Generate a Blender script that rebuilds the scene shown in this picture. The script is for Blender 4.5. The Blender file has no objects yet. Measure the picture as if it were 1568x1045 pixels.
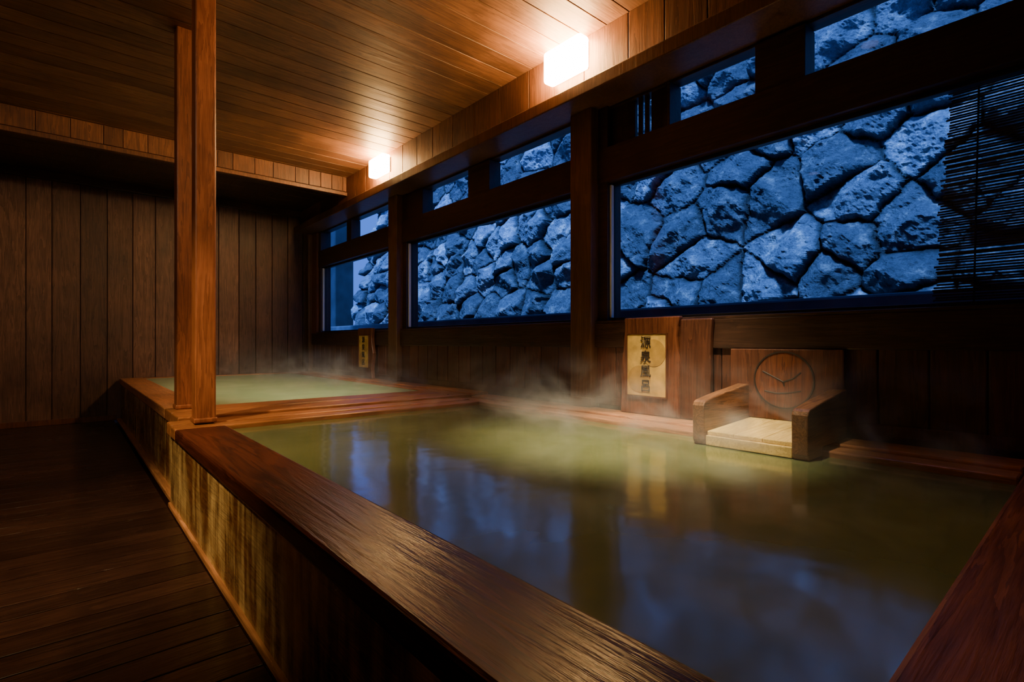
import bpy, bmesh, math, random
import numpy as np
from mathutils import Vector, noise
random.seed(7); rng=np.random.RandomState(11)
scene=bpy.context.scene
COL=scene.collection
# ---------------------------------------------------------------- materials
def newmat(name):
    m=bpy.data.materials.new(name); m.use_nodes=True
    nt=m.node_tree; nt.nodes.clear()
    out=nt.nodes.new('ShaderNodeOutputMaterial')
    b=nt.nodes.new('ShaderNodeBsdfPrincipled')
    nt.links.new(b.outputs[0],out.inputs[0])
    return m,nt,b,out
def N(nt,t,**kw):
    n=nt.nodes.new(t)
    for k,v in kw.items():
        if hasattr(n,k): setattr(n,k,v)
        else: n.inputs[k].default_value=v
    return n
def ramp(nt,fac,stops):
    r=nt.nodes.new('ShaderNodeValToRGB')
    el=r.color_ramp.elements
    while len(el)<len(stops): el.new(0.5)
    for e,(p,c) in zip(el,stops):
        e.position=p; e.color=(c[0],c[1],c[2],1)
    nt.links.new(fac,r.inputs[0]); return r
def math_(nt,op,a,b=None,c=None):
    n=nt.nodes.new('ShaderNodeMath'); n.operation=op
    for i,v in enumerate((a,b,c)):
        if v is None: continue
        if isinstance(v,(int,float)): n.inputs[i].default_value=v
        else: nt.links.new(v,n.inputs[i])
    return n.outputs[0]
def mixc(nt,mode,fac,a,b):
    n=nt.nodes.new('ShaderNodeMix'); n.data_type='RGBA'; n.blend_type=mode
    for k,v in ((0,fac),(6,a),(7,b)):
        if isinstance(v,(int,float)): n.inputs[k].default_value=v
        elif isinstance(v,tuple): n.inputs[k].default_value=(v[0],v[1],v[2],1)
        else: nt.links.new(v,n.inputs[k])
    return n.outputs[2]
def wood(name,dark,light,axis='Y',rough=.45,tv=.5,bump=.25,scale=1.0,stain=None,stain_axis='Z',rvar=.15,lo=.42,hi=.62,blotch=.9,spec=.5):
    m,nt,b,out=newmat(name)
    tc=N(nt,'ShaderNodeTexCoord'); at=N(nt,'ShaderNodeAttribute',attribute_name='tint')
    off=nt.nodes.new('ShaderNodeVectorMath'); off.operation='SCALE'
    off.inputs[0].default_value=(7.3,3.1,5.7); nt.links.new(at.outputs['Fac'],off.inputs['Scale'])
    add=nt.nodes.new('ShaderNodeVectorMath'); add.operation='ADD'
    nt.links.new(tc.outputs['Object'],add.inputs[0]); nt.links.new(off.outputs[0],add.inputs[1])
    mp=nt.nodes.new('ShaderNodeMapping')
    s=[14*scale]*3; s['XYZ'.index(axis)]=.9*scale
    mp.inputs['Scale'].default_value=s
    nt.links.new(add.outputs[0],mp.inputs[0])
    n1=N(nt,'ShaderNodeTexNoise',Scale=1.0,Detail=5.0,Roughness=.6,Distortion=.6); nt.links.new(mp.outputs[0],n1.inputs['Vector'])
    n2=N(nt,'ShaderNodeTexNoise',Scale=6.0,Detail=4.0,Roughness=.7); nt.links.new(mp.outputs[0],n2.inputs['Vector'])
    n3=N(nt,'ShaderNodeTexNoise',Scale=1.7,Detail=4.0,Roughness=.6); nt.links.new(tc.outputs['Object'],n3.inputs['Vector'])
    # rings
    rings=math_(nt,'FRACT',math_(nt,'MULTIPLY',n1.outputs['Fac'],7.0))
    f=math_(nt,'ADD',math_(nt,'MULTIPLY',rings,.35),math_(nt,'MULTIPLY',n2.outputs['Fac'],.65))
    r=ramp(nt,f,[(.2,dark),(.75,light)])
    tb=math_(nt,'ADD',math_(nt,'MULTIPLY',at.outputs['Fac'],tv),1-tv*.5)
    tb2=math_(nt,'MULTIPLY',tb,math_(nt,'ADD',math_(nt,'MULTIPLY',n3.outputs['Fac'],blotch*2),1-blotch))
    hs=nt.nodes.new('ShaderNodeHueSaturation'); nt.links.new(r.outputs[0],hs.inputs['Color']); nt.links.new(tb2,hs.inputs['Value'])
    col=hs.outputs[0]
    if stain:
        mp2=nt.nodes.new('ShaderNodeMapping'); s2=[7,7,7]; s2['XYZ'.index(stain_axis)]=.9
        mp2.inputs['Scale'].default_value=s2; nt.links.new(tc.outputs['Object'],mp2.inputs[0])
        n4=N(nt,'ShaderNodeTexNoise',Scale=1.4,Detail=6.0,Roughness=.7); nt.links.new(mp2.outputs[0],n4.inputs['Vector'])
        n5=N(nt,'ShaderNodeTexNoise',Scale=2.1,Detail=5.0,Roughness=.65); nt.links.new(tc.outputs['Object'],n5.inputs['Vector'])
        fr=ramp(nt,math_(nt,'MULTIPLY',n4.outputs['Fac'],math_(nt,'ADD',math_(nt,'MULTIPLY',n5.outputs['Fac'],1.8),.1)),[(lo,(0,0,0)),(hi,(1,1,1))])
        col=mixc(nt,'MIX',math_(nt,'MULTIPLY',fr.outputs[0],.85),col,stain)
    nt.links.new(col,b.inputs['Base Color'])
    b.inputs['Specular IOR Level'].default_value=spec
    rr=math_(nt,'ADD',math_(nt,'MULTIPLY',n3.outputs['Fac'],rvar*2),rough-rvar)
    nt.links.new(rr,b.inputs['Roughness'])
    bp=N(nt,'ShaderNodeBump',Strength=bump,Distance=.01); nt.links.new(f,bp.inputs['Height']); nt.links.new(bp.outputs[0],b.inputs['Normal'])
    return m
def plain(name,col,rough=.6,metal=0,emit=None,es=0,nscale=8,var=.3,bump=.15):
    m,nt,b,out=newmat(name)
    tc=N(nt,'ShaderNodeTexCoord'); n=N(nt,'ShaderNodeTexNoise',Scale=float(nscale),Detail=5.0); nt.links.new(tc.outputs['Object'],n.inputs['Vector'])
    d=tuple(c*(1-var) for c in col); l=tuple(min(1,c*(1+var)) for c in col)
    r=ramp(nt,n.outputs['Fac'],[(.3,d),(.7,l)]); nt.links.new(r.outputs[0],b.inputs['Base Color'])
    b.inputs['Roughness'].default_value=rough; b.inputs['Metallic'].default_value=metal
    bp=N(nt,'ShaderNodeBump',Strength=bump,Distance=.01); nt.links.new(n.outputs['Fac'],bp.inputs['Height']); nt.links.new(bp.outputs[0],b.inputs['Normal'])
    if emit:
        b.inputs['Emission Color'].default_value=(*emit,1); b.inputs['Emission Strength'].default_value=es
    return m
M={}
M['ceil']=wood('ceiling_wood',(.09,.042,.022),(.27,.125,.062),'X',.5,.5,.15)
M['fascia']=wood('fascia_wood',(.065,.027,.014),(.21,.088,.040),'Z',.5,.6,.2)
M['wallback']=wood('back_wall_wood',(.045,.024,.019),(.17,.088,.063),'Z',.5,.8,.25)
M['wallpanel']=wood('lower_panel_wood',(.05,.017,.010),(.15,.053,.026),'Z',.4,.5,.25)
M['frame']=wood('frame_wood',(.022,.011,.008),(.065,.030,.018),'Y',.4,.3,.2)
M['postw']=wood('wall_post_wood',(.075,.035,.018),(.17,.082,.04),'Z',.4,.3,.2)
M['post']=wood('post_wood',(.12,.036,.014),(.34,.12,.048),'Z',.4,.5,.3)
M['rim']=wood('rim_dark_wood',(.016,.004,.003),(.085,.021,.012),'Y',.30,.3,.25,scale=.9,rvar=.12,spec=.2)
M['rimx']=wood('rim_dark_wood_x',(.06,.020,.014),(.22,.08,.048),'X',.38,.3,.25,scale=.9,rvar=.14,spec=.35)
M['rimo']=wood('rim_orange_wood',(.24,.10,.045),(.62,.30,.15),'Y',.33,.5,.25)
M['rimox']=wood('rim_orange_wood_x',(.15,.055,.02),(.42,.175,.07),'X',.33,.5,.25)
M['side']=wood('pool_side_wood',(.040,.014,.006),(.17,.070,.022),'Y',.26,.3,.4,stain=(.85,.62,.28),lo=.42,hi=.78)
M['floor']=wood('deck_wood',(.010,.0045,.0035),(.038,.016,.011),'X',.25,.8,.3,rvar=.12)
M['yellow']=wood('cypress_wood',(.42,.28,.08),(.74,.56,.22),'X',.5,.3,.2)
M['cheek']=wood('cheek_wood',(.045,.018,.009),(.24,.11,.048),'X',.4,.4,.3)
M['sign']=wood('sign_slab_wood',(.05,.015,.008),(.17,.055,.022),'Z',.35,.4,.3)
M['gold']=plain('sign_gold',(.56,.35,.09),.45,0,var=.3,nscale=14)
M['ink']=plain('ink',(.02,.012,.008),.6,var=.1)
M['dark']=plain('dark_metal',(.012,.012,.014),.4,var=.2)
M['pale']=plain('pale_weatherstrip',(.75,.74,.70),.5,var=.05)
M['blind']=plain('bamboo_blind',(.07,.06,.05),.6,var=.4,nscale=20)
M['string']=plain('string',(.02,.018,.015),.8)
M['conc']=plain('concrete',(.10,.12,.15),.8,var=.35,nscale=3,bump=.4)
M['conc2']=plain('dark_concrete',(.035,.045,.06),.85,var=.35,nscale=3,bump=.4)
M['ground']=plain('outdoor_ground',(.14,.16,.18),.9,var=.4,nscale=4,bump=.6)
M['plaster']=plain('roof_underside',(.05,.04,.035),.8)
M['lamp']=plain('lamp_frosted',(.9,.8,.6),.5,0,emit=(1.0,.56,.20),es=165,var=.02)
M['lens']=plain('added_spot_lens',(.9,.8,.6),.5,0,emit=(1.0,.6,.25),es=2,var=.02)  # dim glow on the made-up fixtures of the added spots
# rock
def rockmat():
    m,nt,b,out=newmat('rock')
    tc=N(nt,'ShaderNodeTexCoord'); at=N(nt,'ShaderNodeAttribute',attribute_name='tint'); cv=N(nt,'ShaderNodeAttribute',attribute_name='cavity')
    n=N(nt,'ShaderNodeTexNoise',Scale=7.0,Detail=9.0,Roughness=.72); nt.links.new(tc.outputs['Object'],n.inputs['Vector'])
    n2=N(nt,'ShaderNodeTexNoise',Scale=55.0,Detail=6.0,Roughness=.7); nt.links.new(tc.outputs['Object'],n2.inputs['Vector'])
    r=ramp(nt,n.outputs['Fac'],[(.3,(.10,.115,.15)),(.54,(.21,.24,.29)),(.70,(.68,.69,.68))])
    v=math_(nt,'ADD',math_(nt,'MULTIPLY',math_(nt,'POWER',at.outputs['Fac'],3.5),1.6),.6)
    v=math_(nt,'MULTIPLY',v,math_(nt,'ADD',math_(nt,'MULTIPLY',n2.outputs['Fac'],1.8),.1))
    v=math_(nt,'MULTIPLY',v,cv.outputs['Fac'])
    hs=nt.nodes.new('ShaderNodeHueSaturation'); nt.links.new(r.outputs[0],hs.inputs['Color']); nt.links.new(v,hs.inputs['Value'])
    nt.links.new(hs.outputs[0],b.inputs['Base Color']); b.inputs['Roughness'].default_value=.5
    bp=N(nt,'ShaderNodeBump',Strength=1.0,Distance=.04)
    hh=math_(nt,'ADD',n.outputs['Fac'],math_(nt,'MULTIPLY',n2.outputs['Fac'],.6))
    nt.links.new(hh,bp.inputs['Height']); nt.links.new(bp.outputs[0],b.inputs['Normal'])
    return m
M['rock']=rockmat()
def watermat(name,c1,c2,rough,ior=1.5):
    m,nt,b,out=newmat(name)
    tc=N(nt,'ShaderNodeTexCoord')
    n=N(nt,'ShaderNodeTexNoise',Scale=1.6,Detail=3.0,Distortion=.8); nt.links.new(tc.outputs['Object'],n.inputs['Vector'])
    r=ramp(nt,n.outputs['Fac'],[(.35,c1),(.7,c2)]); nt.links.new(r.outputs[0],b.inputs['Base Color'])
    b.inputs['Roughness'].default_value=rough; b.inputs['IOR'].default_value=ior
    n2=N(nt,'ShaderNodeTexNoise',Scale=3.5,Detail=2.0); nt.links.new(tc.outputs['Object'],n2.inputs['Vector'])
    bp=N(nt,'ShaderNodeBump',Strength=.18,Distance=.02); nt.links.new(n2.outputs['Fac'],bp.inputs['Height']); nt.links.new(bp.outputs[0],b.inputs['Normal'])
    return m
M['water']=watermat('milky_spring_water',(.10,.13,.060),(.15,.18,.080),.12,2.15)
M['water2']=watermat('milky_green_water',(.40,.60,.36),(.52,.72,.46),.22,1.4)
def glassmat():
    m=bpy.data.materials.new('window_glass'); m.use_nodes=True; nt=m.node_tree; nt.nodes.clear()
    out=nt.nodes.new('ShaderNodeOutputMaterial'); t=nt.nodes.new('ShaderNodeBsdfTransparent'); g=nt.nodes.new('ShaderNodeBsdfGlossy')
    g.inputs['Roughness'].default_value=.02; mx=nt.nodes.new('ShaderNodeMixShader'); mx.inputs[0].default_value=.012
    t.inputs[0].default_value=(.93,.96,1,1)
    nt.links.new(t.outputs[0],mx.inputs[1]); nt.links.new(g.outputs[0],mx.inputs[2]); nt.links.new(mx.outputs[0],out.inputs[0]); return m
M['glass']=glassmat()
# ---------------------------------------------------------------- mesh helpers
class MB:
    def __init__(s): s.v=[];s.f=[];s.t=[];s.m=[];s.mats=[]
    def mi(s,k):
        if k not in s.mats: s.mats.append(k)
        return s.mats.index(k)
    def poly(s,vs,fs,mat,t=None):
        if t is None: t=random.random()
        o=len(s.v); s.v+=[tuple(v) for v in vs]
        for f in fs: s.f.append([o+i for i in f]); s.t.append(t); s.m.append(s.mi(mat))
    def box(s,x0,x1,y0,y1,z0,z1,mat,t=None):
        vs=[(x,y,z) for z in (z0,z1) for y in (y0,y1) for x in (x0,x1)]
        s.poly(vs,[(0,2,3,1),(4,5,7,6),(0,1,5,4),(2,6,7,3),(0,4,6,2),(1,3,7,5)],mat,t)
    def prismY(s,prof,y0,y1,mat,t=None):   # prof list (x,z)
        n=len(prof); vs=[(x,y0,z) for x,z in prof]+[(x,y1,z) for x,z in prof]
        fs=[tuple(range(n)),tuple(range(2*n-1,n-1,-1))]+[(i,i+n,(i+1)%n+n,(i+1)%n) for i in range(n)]
        s.poly(vs,fs,mat,t)
    def prismX(s,prof,x0,x1,mat,t=None):   # prof list (y,z)
        n=len(prof); vs=[(x0,y,z) for y,z in prof]+[(x1,y,z) for y,z in prof]
        fs=[tuple(range(n)),tuple(range(2*n-1,n-1,-1))]+[(i,i+n,(i+1)%n+n,(i+1)%n) for i in range(n)]
        s.poly(vs,fs,mat,t)
    def cyl(s,p,q,r,mat,n=8):
        p=Vector(p);q=Vector(q);d=(q-p).normalized(); a=d.orthogonal().normalized(); b=d.cross(a)
        vs=[p+(a*math.cos(k*2*math.pi/n)+b*math.sin(k*2*math.pi/n))*r for k in range(n)]
        vs+=[q+(a*math.cos(k*2*math.pi/n)+b*math.sin(k*2*math.pi/n))*r for k in range(n)]
        s.poly(vs,[tuple(range(n-1,-1,-1)),tuple(range(n,2*n))]+[(i,(i+1)%n,(i+1)%n+n,i+n) for i in range(n)],mat)
    def obj(s,name,bevel=.005,parent=None,smooth=False):
        me=bpy.data.meshes.new(name); me.from_pydata(s.v,[],s.f)
        for k in s.mats: me.materials.append(M[k])
        me.polygons.foreach_set('material_index',s.m)
        a=me.attributes.new('tint','FLOAT','FACE'); a.data.foreach_set('value',s.t)
        bm=bmesh.new(); bm.from_mesh(me); bmesh.ops.recalc_face_normals(bm,faces=bm.faces); bm.to_mesh(me); bm.free()
        if smooth: me.polygons.foreach_set('use_smooth',[True]*len(me.polygons))
        o=bpy.data.objects.new(name,me); COL.objects.link(o)
        if bevel:
            md=o.modifiers.new('bevel','BEVEL'); md.width=bevel; md.segments=2; md.limit_method='ANGLE'; md.angle_limit=math.radians(40)
        if parent: o.parent=parent
        return o
def empty(name):
    e=bpy.data.objects.new(name,None); COL.objects.link(e); e.empty_display_size=.1; return e
ZC=1.02
CE=3.24
# ---------------------------------------------------------------- floor (deck)
b=MB(); y=-1.5
while y<8.54:
    w=.148
    b.box(-2.6,.475,y,min(y+w-.006,8.54),-.03,0,'floor'); y+=w
b.box(-2.6,3.2,-1.5,8.54,-.08,-.031,'floor',.1)
b.obj('floor',.003)
# ---------------------------------------------------------------- back wall
b=MB(); x=-2.6
b.box(-2.6,3.2,8.58,8.68,-.05,3.3,'wallback',.2)
while x<3.1:
    w=random.choice([.21,.235,.25,.27])
    b.box(x,min(x+w-.008,3.1),8.555,8.58,0,3.15,'wallback'); x+=w
b.obj('wall_back',.005)
b=MB(); b.box(-2.6,.5,8.53,8.555,0,.07,'wallpanel'); b.obj('baseboard_back',.004)
b=MB(); b.box(-2.6,2.9,8.47,8.555,3.02,3.12,'frame'); b.obj('trim_1',.006)
b=MB(); b.box(-2.72,-2.6,-1.6,8.68,-.05,3.3,'wallback',.4)
y=-1.5
while y<8.5:
    b.box(-2.6,-2.58,y,min(y+.24,8.555),0,CE,'wallback'); y+=.25
b.obj('wall_left',.004)
b=MB(); b.box(-2.6,3.2,-1.62,-1.5,-.05,3.3,'wallback',.4)
x=-2.6
while x<3.0:
    b.box(x,x+.24,-1.5,-1.48,0,CE,'wallback'); x+=.25
b.obj('wall_front',.004)
# ---------------------------------------------------------------- ceiling
b=MB(); y=-1.5
while y<6.7:
    w=.19
    b.box(-2.6,2.86,y,min(y+w-.007,6.7),CE,CE+.02,'ceil'); y+=w
b.box(-2.7,3.35,-1.6,8.7,CE+.021,CE+.1,'plaster')
b.obj('ceiling',.003)
# lowered soffit
b=MB(); y=6.74
while y<8.55:
    b.box(-2.6,2.9,y,min(y+.29,8.55),3.12,3.14,'frame'); y+=.3
b.obj('ceiling_soffit',.003)
b=MB(); x=-2.6
b.box(-2.6,2.85,6.70,6.73,3.0,CE,'fascia',.2)
while x<2.84:
    w=random.uniform(.14,.28)
    b.box(x,min(x+w-.005,2.84),6.682,6.70,3.04,CE-.01,'fascia'); x+=w
b.box(-2.6,2.85,6.675,6.74,2.985,3.03,'fascia',.5)
b.obj('trim_2',.004)
# window-wall fascia + beam
b=MB(); y=-1.5
b.box(2.875,2.92,-1.5,8.55,2.87,CE,'fascia',.2)
while y<8.5:
    w=random.uniform(.26,.4)
    b.box(2.855,2.875,y,min(y+w-.006,8.55),2.87,CE,'fascia'); y+=w
b.obj('trim_3',.004)
b=MB(); b.box(2.76,3.2,-1.5,8.55,2.775,2.87,'postw',.5)
b.obj('trim_4',.008)
# ---------------------------------------------------------------- window wall structure
b=MB()
for (y0,y1) in ((-1.5,-.47),(-.25,2.52),(2.73,5.505),(5.715,8.55)):
    # lower boards
    y=y0
    while y<y1-.02:
        w=.2
        b.box(3.02,3.04,y,min(y+w-.006,y1),.562,1.0,'wallpanel'); y+=w
    b.box(3.04,3.16,y0,y1,-.05,1.0,'wallpanel',.2)
    b.box(2.995,3.2,y0,y1,.985,1.165,'frame',.5)   # sill beam
    b.box(3.005,3.02,y0,y1,.562,.62,'wallpanel',.3)
b.box(3.04,3.16,-1.5,-.47,1.165,2.775,'wallpanel',.3)
b.obj('wall_right',.005)
# wall posts
for i,(y0,y1) in enumerate(((2.52,2.73),(5.505,5.715),(-.47,-.25),(8.42,8.55))):
    b=MB(); zb=.536 if y0<3.8 else .561
    b.box(2.95,3.2,y0,y1,zb,2.775,'postw',.4)
    b.box(2.943,2.96,y0-.004,y1+.004,zb,.61,'postw',.8)
    b.obj('wall_post',.008)
# windows
def window(idx,y0,y1,parts,glass_t):
    e=empty('window_%d'%idx)
    f=MB()
    zb,zt=1.165,2.205
    # side jambs
    f.box(3.03,3.19,y0,y0+.045,zb,2.775,'frame'); f.box(3.03,3.19,y1-.09,y1,zb,2.775,'frame')
    f.box(3.02,3.2,y0,y1,2.21,2.465,'frame',.4)
    f.box(3.055,3.15,y0,y1,2.755,2.775,'frame')
    f.box(3.0,3.2,y0,y1,zb,zb+.018,'frame',.9)
    # sash lines (dark metal)
    f.box(3.085,3.115,y0+.045,y1-.09,zb+.018,zb+.04,'dark')
    f.box(3.085,3.115,y0+.045,y1-.09,2.185,2.21,'dark')
    f.box(3.085,3.115,y0+.045,y0+.065,zb+.018,2.21,'dark'); f.box(3.085,3.115,y1-.11,y1-.09,zb+.018,2.21,'dark')
    f.box(3.055,3.085,y1-.107,y1-.091,zb+.04,2.19,'pale')
    for (a,c) in parts: f.box(3.03,3.17,a,c,2.465,2.755,'frame')
    f.obj('frame',.003,e)
    g=MB(); g.box(3.098,3.102,y0+.065,y1-.11,zb+.04,2.185,'glass')
    for (a,c) in glass_t: g.box(3.098,3.102,a,c,2.465,2.755,'glass')
    g.obj('glass',0,e)
    return e
w1=window(1,-.25,2.52,[(1.08,1.35),(1.91,1.93)],[(-.2,1.08),(1.35,1.91)])
l=MB()
for k in range(9):
    yy=1.95+k*.054
    if k in (2,3,4): l.box(3.09,3.105,yy,yy+.035,2.465,2.755,'frame')
    else: l.box(3.08,3.11,yy,yy+.054,2.465,2.755,'frame')
l.obj('louver',.002,w1)
w2=window(2,2.73,5.505,[(3.84,4.18),(5.05,5.415)],[(2.78,3.84),(4.18,5.05)])
w3=window(3,5.715,8.2,[(6.97,7.12)],[(5.76,6.97),(7.12,8.1)])
b=MB(); b.box(3.0,3.16,8.2,8.42,1.166,2.775,'wallpanel'); b.obj('trim_5',.004)
# ---------------------------------------------------------------- baths
e=empty('wooden_bath')
WL=.492
b=MB()
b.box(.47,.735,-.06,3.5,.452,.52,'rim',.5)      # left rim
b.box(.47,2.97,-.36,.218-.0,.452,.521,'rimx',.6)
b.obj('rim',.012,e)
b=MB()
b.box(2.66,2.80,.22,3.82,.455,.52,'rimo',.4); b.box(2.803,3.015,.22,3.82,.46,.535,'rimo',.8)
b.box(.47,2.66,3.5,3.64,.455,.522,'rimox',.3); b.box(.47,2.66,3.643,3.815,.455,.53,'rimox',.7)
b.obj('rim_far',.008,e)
b=MB()
b.box(.492,.55,-.34,3.82,.02,.452,'side',.4); b.box(.492,2.9,-.34,-.28,.02,.452,'side',.2)
b.box(.478,.50,-.34,3.82,0,.03,'rimo',.2)
b.obj('sides',.006,e)
b=MB(); b.box(.69,.735,.21,3.5,.05,.452,'rim'); b.box(.69,2.7,3.5,3.54,.05,.452,'rim'); b.box(2.66,2.7,.21,3.5,.05,.452,'rim'); b.box(.69,2.7,.17,.21,.05,.452,'rim'); b.obj('inner_lining',.003,e)
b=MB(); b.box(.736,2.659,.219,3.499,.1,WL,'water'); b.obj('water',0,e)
e=empty('wooden_bath')
b=MB()
b.box(.53,.79,4.42,8.52,.475,.55,'rimo',.5)
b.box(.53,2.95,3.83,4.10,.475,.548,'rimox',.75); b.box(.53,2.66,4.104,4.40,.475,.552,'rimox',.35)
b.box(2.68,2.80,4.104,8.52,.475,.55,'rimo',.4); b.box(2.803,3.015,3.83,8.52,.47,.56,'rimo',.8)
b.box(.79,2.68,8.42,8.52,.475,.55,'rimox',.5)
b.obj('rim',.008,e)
b=MB(); b.box(.545,.60,3.83,8.52,.0,.475,'side',.7); b.box(.50,.56,3.83,8.5,0,.03,'rimo',.2); b.obj('sides',.006,e)
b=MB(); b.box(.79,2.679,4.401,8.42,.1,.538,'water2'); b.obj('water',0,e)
# timber posts on the rim
for (x0,x1,y0,y1,zb) in ((.588,.70,3.60,3.72,.531),(.585,.735,4.26,4.38,.553)):
    b=MB(); b.box(x0,x1,y0,y1,zb,CE,'post'); 
    b.box(x0-.008,x1+.008,y0-.008,y1+.008,zb,zb+.03,'post')
    b.obj('timber_post',.008)
# ---------------------------------------------------------------- signs
def slab_profile(y0,y1,z0,z1,amp,n=10):
    L=[];R=[]
    for k in range(n+1):
        z=z0+(z1-z0)*k/n
        L.append((y0+amp*(noise.noise((z*4,1.7,y0))) ,z)); R.append((y1+amp*(noise.noise((z*4,9.2,y0))),z))
    return L+R[::-1]
def sign(yc,w,z0,z1,pw,pz0,pz1,text):
    e=empty('hot_spring_sign')
    b=MB(); b.prismX(slab_profile(yc-w/2,yc+w/2,z0,z1,.06),2.935,2.985,'sign',.9); b.obj('slab',.01,e)
    b=MB(); b.box(2.922,2.935,yc-pw/2,yc+pw/2,pz0,pz1,'gold',.5)
    b.box(2.917,2.935,yc-pw/2-.008,yc-pw/2,pz0-.008,pz1+.008,'sign',.1); b.box(2.917,2.935,yc+pw/2,yc+pw/2+.008,pz0-.008,pz1+.008,'sign',.1)
    b.box(2.917,2.935,yc-pw/2,yc+pw/2,pz0-.008,pz0,'sign',.1); b.box(2.917,2.935,yc-pw/2,yc+pw/2,pz1,pz1+.008,'sign',.1)
    b.obj('plaque',.001,e)
    # gourd-like carved relief behind the text
    for (cy,cz,r) in ((yc-.2*pw,pz0+.70*(pz1-pz0),.3*pw),(yc+.18*pw,pz0+.27*(pz1-pz0),.3*pw)):
        g=MB(); n=28
        prof=[(cy+r*math.cos(2*math.pi*k/n),cz+r*math.sin(2*math.pi*k/n)) for k in range(n)]
        g.prismX(prof,2.9195,2.923,'gold2'); g.obj('relief',0,e)
    h=(pz1-pz0)
    for i,ch in enumerate(text):
        cu=bpy.data.curves.new('char','FONT'); cu.body=ch; cu.size=h*.21; cu.align_x='CENTER'; cu.align_y='CENTER'; cu.extrude=.0015; cu.offset=.0002
        o=bpy.data.objects.new('character_%d'%(i+1),cu); COL.objects.link(o)
        o.location=(2.916,yc,pz1-h*(.14+.235*i)); o.rotation_euler=(math.pi/2,0,-math.pi/2)
        cu.materials.append(M['ink']); o.parent=e
M['gold2']=plain('sign_gold_dark',(.40,.235,.055),.45,0,var=.25,nscale=14)
sign(2.02,.44,.536,1.19,.30,.665,1.075,'源泉風呂')
sign(6.33,.42,.561,1.21,.28,.70,1.11,'源泉風呂')
b=MB(); b.prismX(slab_profile(1.58,1.80,.536,1.17,.03),2.95,2.99,'wallpanel',.1); b.obj('wooden_slab',.01)
# ---------------------------------------------------------------- spout / headrest bench
e=empty('wooden_water_spout')
def cheek(y0,y1):
    prof=[(2.49,.494),(2.475,.52),(2.472,.695),(2.48,.712),(2.50,.722),(2.60,.738),(2.70,.752),(2.80,.762),(2.90,.775),(2.96,.782),(2.99,.782),(2.99,.536),(2.655,.536),(2.655,.494)]
    c=MB(); c.prismY(prof,y0,y1,'cheek'); c.obj('cheek',.006,e)
cheek(1.36,1.425); cheek(.87,.94)
b=MB()
for k in range(3):
    ya=.942+k*.139
    b.prismY([(2.50,.545),(2.50,.566),(2.99,.592),(2.99,.571)],ya,ya+.1375,'yellow')
b.box(2.485,2.52,.942,1.358,.495,.545,'yellow',.3); b.box(2.52,2.97,.945,1.35,.537,.545,'cheek')
b.obj('platform',.004,e)
b=MB(); b.box(2.975,2.994,.88,1.47,.593,.985,'wallpanel',.5)
b.obj('backboard',.006,e)
b=MB(); n=40; cy,cz=1.17,.815; R=.158
for k in range(n):
    a0=2*math.pi*k/n; a1=2*math.pi*(k+1)/n
    vs=[]
    for x in (2.966,2.976):
        for (r,a) in ((R,a0),(R,a1),(R-.007,a1),(R-.007,a0)):
            vs.append((x,cy+r*math.cos(a),cz+r*math.sin(a)))
    b.poly(vs,[(0,1,2,3),(7,6,5,4),(0,4,5,1),(2,6,7,3)],'ink',.4)
prof=[(cy+(R-.007)*math.cos(2*math.pi*k/n),cz+(R-.007)*math.sin(2*math.pi*k/n)) for k in range(n)]
b.prismX(prof,2.971,2.977,'sign',.9)
def stroke(pts,wd):
    for (p,q) in zip(pts[:-1],pts[1:]):
        b.cyl((2.970,*p),(2.970,*q),wd,'ink',6)
stroke([(cy+.11,cz+.045),(cy+.06,cz+.02),(cy+.0,cz-.01),(cy-.05,cz+.01),(cy-.09,cz+.045)],.004)
stroke([(cy,cz-.01),(cy-.005,cz-.035)],.004); stroke([(cy+.10,cz-.065),(cy+.04,cz-.075),(cy-.02,cz-.07),(cy-.09,cz-.055)],.0035)
b.obj('carved_emblem',0,e)
# ---------------------------------------------------------------- lamps
def lamp(x0,x1,y0,y1,z0,z1):
    e=empty('wall_lamp')
    b=MB(); b.box(x0,x1,y0,y1,z0,z1,'lamp'); b.obj('shade',.02,e)
    b=MB(); b.box(x1,x1+.015,y0+.02,y1-.02,z0+.02,z1-.02,'dark'); b.obj('back_plate',.003,e)
lamp(2.735,2.84,2.44,2.81,2.98,3.215)
lamp(2.735,2.84,5.44,5.80,2.99,3.20)
# off-frame spots with made-up ceiling fixtures, added to brighten baths, seat and walls
def added_spot(x,y,tgt,energy,ang,col=(1,.62,.28),rad=.05,blend=1.0):
    e=empty('added_spot_fixture')
    b=MB(); n=20
    b.cyl((x,y,CE),(x,y,CE-.035),.07,'dark',24); b.cyl((x,y,CE-.0355),(x,y,CE-.04),.055,'lens',24); b.obj('added_housing',0,e)
    L=bpy.data.lights.new('spot','SPOT'); L.energy=energy; L.spot_size=math.radians(ang); L.spot_blend=blend; L.color=col; L.shadow_soft_size=rad
    o=bpy.data.objects.new('spot',L); COL.objects.link(o); o.location=(x,y,CE-.06)
    o.rotation_euler=(Vector(tgt)-Vector((x,y,CE-.06))).to_track_quat('-Z','Y').to_euler(); o.parent=e
added_spot(1.75,1.15,(2.4,1.75,.5),1150,46,col=(1,.80,.48))
added_spot(-1.1,2.5,(.5,3.2,.25),640,56,col=(1,.68,.30))  # ceiling stand-in for a wall lamp out of view at left
added_spot(-1.3,.4,(1.4,8.0,.8),170,60,col=(1,.68,.42))
added_spot(1.1,1.3,(1.9,6.0,.5),1300,30,col=(1,.86,.58))
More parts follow.
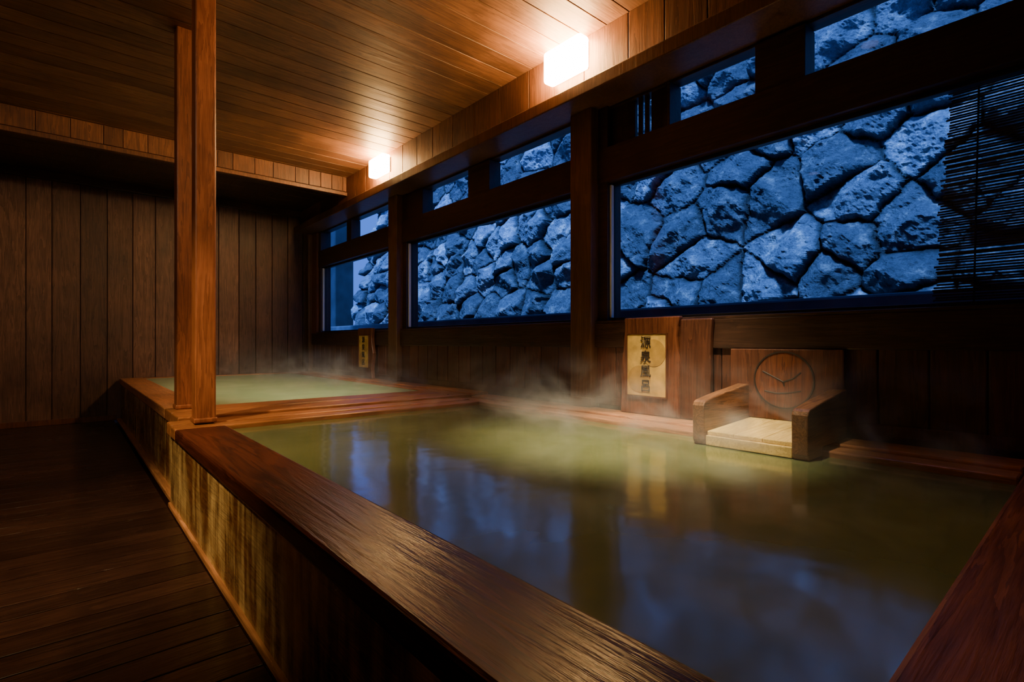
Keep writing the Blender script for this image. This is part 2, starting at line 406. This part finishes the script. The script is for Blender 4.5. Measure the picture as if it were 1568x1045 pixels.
# ---------------------------------------------------------------- bamboo blind
e=empty('bamboo_blind')
b=MB(); k=0; z=1.2
while z<2.32:
    f=(2.32-z)/1.12
    b.cyl((3.24+random.uniform(-.003,.003),-.40,z),(3.24+random.uniform(-.003,.003),.50+.075*f+random.uniform(-.012,.012),z+random.uniform(-.003,.003)),.0050,'blind',5); z+=.0128
b.cyl((3.24,-.42,2.33),(3.24,.53,2.33),.014,'blind'); b.obj('slats',0,e)
b=MB()
for yy in (.42,.2,-.05,-.3): b.cyl((3.232,yy,1.2),(3.232,yy-.02,2.33),.004,'string',5)
b.obj('strings',0,e)
# ---------------------------------------------------------------- stone retaining wall
Y0,Y1,Z0,Z1=-2.5,10.4,1.15,4.9
st=.015
ny=int((Y1-Y0)/st); nz=int((Z1-Z0)/st)
ys=np.linspace(Y0,Y1,ny); zs=np.linspace(Z0,Z1,nz)
YY,ZZ=np.meshgrid(ys,zs)
pts=[]
r=0; z=Z0-.3
while z<Z1+.4:
    y=Y0-.4+(r%2)*.25
    while y<Y1+.5:
        if rng.rand()>.10: pts.append((y+rng.uniform(-.13,.13),z+rng.uniform(-.14,.14)))
        if rng.rand()<.06: pts.append((y+rng.uniform(.15,.3),z+rng.uniform(.1,.22)))
        y+=rng.uniform(.36,.62)
    z+=.35; r+=1
pts=np.array(pts); npt=len(pts)
wy=np.zeros_like(YY); wz=np.zeros_like(YY); nh=np.zeros_like(YY)
fr=noise.fractal
for i in range(nz):
    for j in range(ny):
        p=Vector((YY[i,j]*1.0,ZZ[i,j],0))
        wy[i,j]=noise.noise(p*7)*.03+noise.noise(p*19)*.014; wz[i,j]=noise.noise(p*7+Vector((31,7,2)))*.03+noise.noise(p*19+Vector((3,17,2)))*.014
        nh[i,j]=fr(p*7,.7,2.1,6)
AY=YY+wy; AZ=ZZ+wz
P=np.stack([AY.ravel(),AZ.ravel()],1)
i1=np.zeros(len(P),int); i2=np.zeros(len(P),int)
for s0 in range(0,len(P),20000):
    d=((P[s0:s0+20000,None,:]-pts[None])**2).sum(2)
    idx=np.argpartition(d,1,axis=1)[:,:2]
    dd=np.take_along_axis(d,idx,1); o=np.argsort(dd,1); idx=np.take_along_axis(idx,o,1)
    i1[s0:s0+20000]=idx[:,0]; i2[s0:s0+20000]=idx[:,1]
c1=pts[i1];c2=pts[i2]
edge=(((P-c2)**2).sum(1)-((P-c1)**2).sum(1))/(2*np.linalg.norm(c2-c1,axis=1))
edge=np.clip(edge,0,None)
h=np.full(len(P),9.0)
base=rng.uniform(.10,.19,npt)
for k in range(6):
    g=rng.uniform(-.7,.7,(npt,2)); bo=rng.uniform(0,.07,npt)
    v=base[i1]+bo[i1]+((P-c1)*g[i1]).sum(1)
    h=np.minimum(h,v)
h=np.maximum(h,.035)
q=np.clip((edge-.002)/.042,0,1); sm=np.sqrt(1-(1-q)**2)
H=h*sm+nh.ravel()*.028*sm
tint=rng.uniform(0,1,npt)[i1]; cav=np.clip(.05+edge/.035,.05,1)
X=4.62+(ZZ.ravel()-1.3)*.22-H
vs=np.stack([X,YY.ravel(),ZZ.ravel()],1)
me=bpy.data.meshes.new('stone_retaining_wall')
faces=[]
for i in range(nz-1):
    o=i*ny
    faces+= [(o+j,o+j+ny,o+j+ny+1,o+j+1) for j in range(ny-1)]
me.from_pydata(vs.tolist(),[],faces)
a=me.attributes.new('tint','FLOAT','POINT'); a.data.foreach_set('value',tint.astype(np.float32))
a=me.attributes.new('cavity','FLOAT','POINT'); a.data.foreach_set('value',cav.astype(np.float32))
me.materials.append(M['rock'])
o=bpy.data.objects.new('stone_retaining_wall',me); COL.objects.link(o)
b=MB(); b.box(4.0,min(4.36,float(X[ZZ.ravel()<1.36].min())-.005),-2.5,10.4,.5,1.34,'conc'); b.obj('concrete_footing',.02)
b=MB(); b.box(4.2,4.6,10.45,13,.5,4.9,'conc2'); b.obj('concrete_wall',.02)
b=MB(); b.box(3.2,5.6,-2.5,13,.3,.5,'ground'); b.obj('ground',0)
# ---------------------------------------------------------------- steam
def steam(x0,x1,y0,y1,z0,z1,dens,nm='steam'):
    m=bpy.data.materials.new('steam_vapour'); m.use_nodes=True; nt=m.node_tree; nt.nodes.clear()
    out=nt.nodes.new('ShaderNodeOutputMaterial'); v=nt.nodes.new('ShaderNodeVolumeScatter')
    tc=N(nt,'ShaderNodeTexCoord'); mp=nt.nodes.new('ShaderNodeMapping'); mp.inputs['Scale'].default_value=(2.6,2.2,3.4)
    mp.inputs['Location'].default_value=(1.3,.7,.4)
    nt.links.new(tc.outputs['Object'],mp.inputs[0])
    n=N(nt,'ShaderNodeTexNoise',Scale=1.0,Detail=3.5,Distortion=1.5); nt.links.new(mp.outputs[0],n.inputs['Vector'])
    sp=nt.nodes.new('ShaderNodeSeparateXYZ'); nt.links.new(tc.outputs['Object'],sp.inputs[0])
    hh=math_(nt,'DIVIDE',math_(nt,'SUBTRACT',z1,sp.outputs[2]),z1-z0)
    hh=math_(nt,'POWER',math_(nt,'MAXIMUM',hh,0.0),2.5)
    xx=math_(nt,'DIVIDE',math_(nt,'SUBTRACT',sp.outputs[0],x0),x1-x0)   # denser against the cool window wall
    xx=math_(nt,'POWER',math_(nt,'MAXIMUM',xx,0.0),2.0)
    f=math_(nt,'MAXIMUM',math_(nt,'SUBTRACT',n.outputs['Fac'],.48),0.0)
    nt.links.new(math_(nt,'MULTIPLY',math_(nt,'MULTIPLY',math_(nt,'MULTIPLY',f,hh),dens),xx),v.inputs['Density'])
    v.inputs['Anisotropy'].default_value=.1
    nt.links.new(v.outputs[0],out.inputs['Volume'])
    M['st_']=m; b=MB(); b.box(x0,x1,y0,y1,z0,z1,'st_'); b.obj(nm,0)
steam(.75,2.93,.25,3.55,.54,1.05,22)
steam(.80,2.93,4.45,8.4,.57,1.05,18)
# ---------------------------------------------------------------- lights
w=bpy.data.worlds.new('world'); scene.world=w; w.use_nodes=True
bg=w.node_tree.nodes['Background']; bg.inputs[0].default_value=(.06,.19,.80,1); bg.inputs[1].default_value=1.5
s=bpy.data.lights.new('dusk_light','SUN'); s.energy=10; s.color=(.16,.39,1.0); s.angle=math.radians(8)
so=bpy.data.objects.new('dusk_light',s); COL.objects.link(so)
so.rotation_euler=Vector((1,.45,-2.0)).to_track_quat('-Z','Y').to_euler(); so.location=(0,0,8)
# ---------------------------------------------------------------- camera
cam=bpy.data.cameras.new('camera'); co=bpy.data.objects.new('camera',cam); COL.objects.link(co)
co.location=(0,0,ZC); co.rotation_euler=(math.pi/2,0,-math.radians(40.8))
cam.sensor_width=36; cam.lens=36*791/1568; cam.shift_y=.0016; cam.clip_start=.02
scene.camera=co
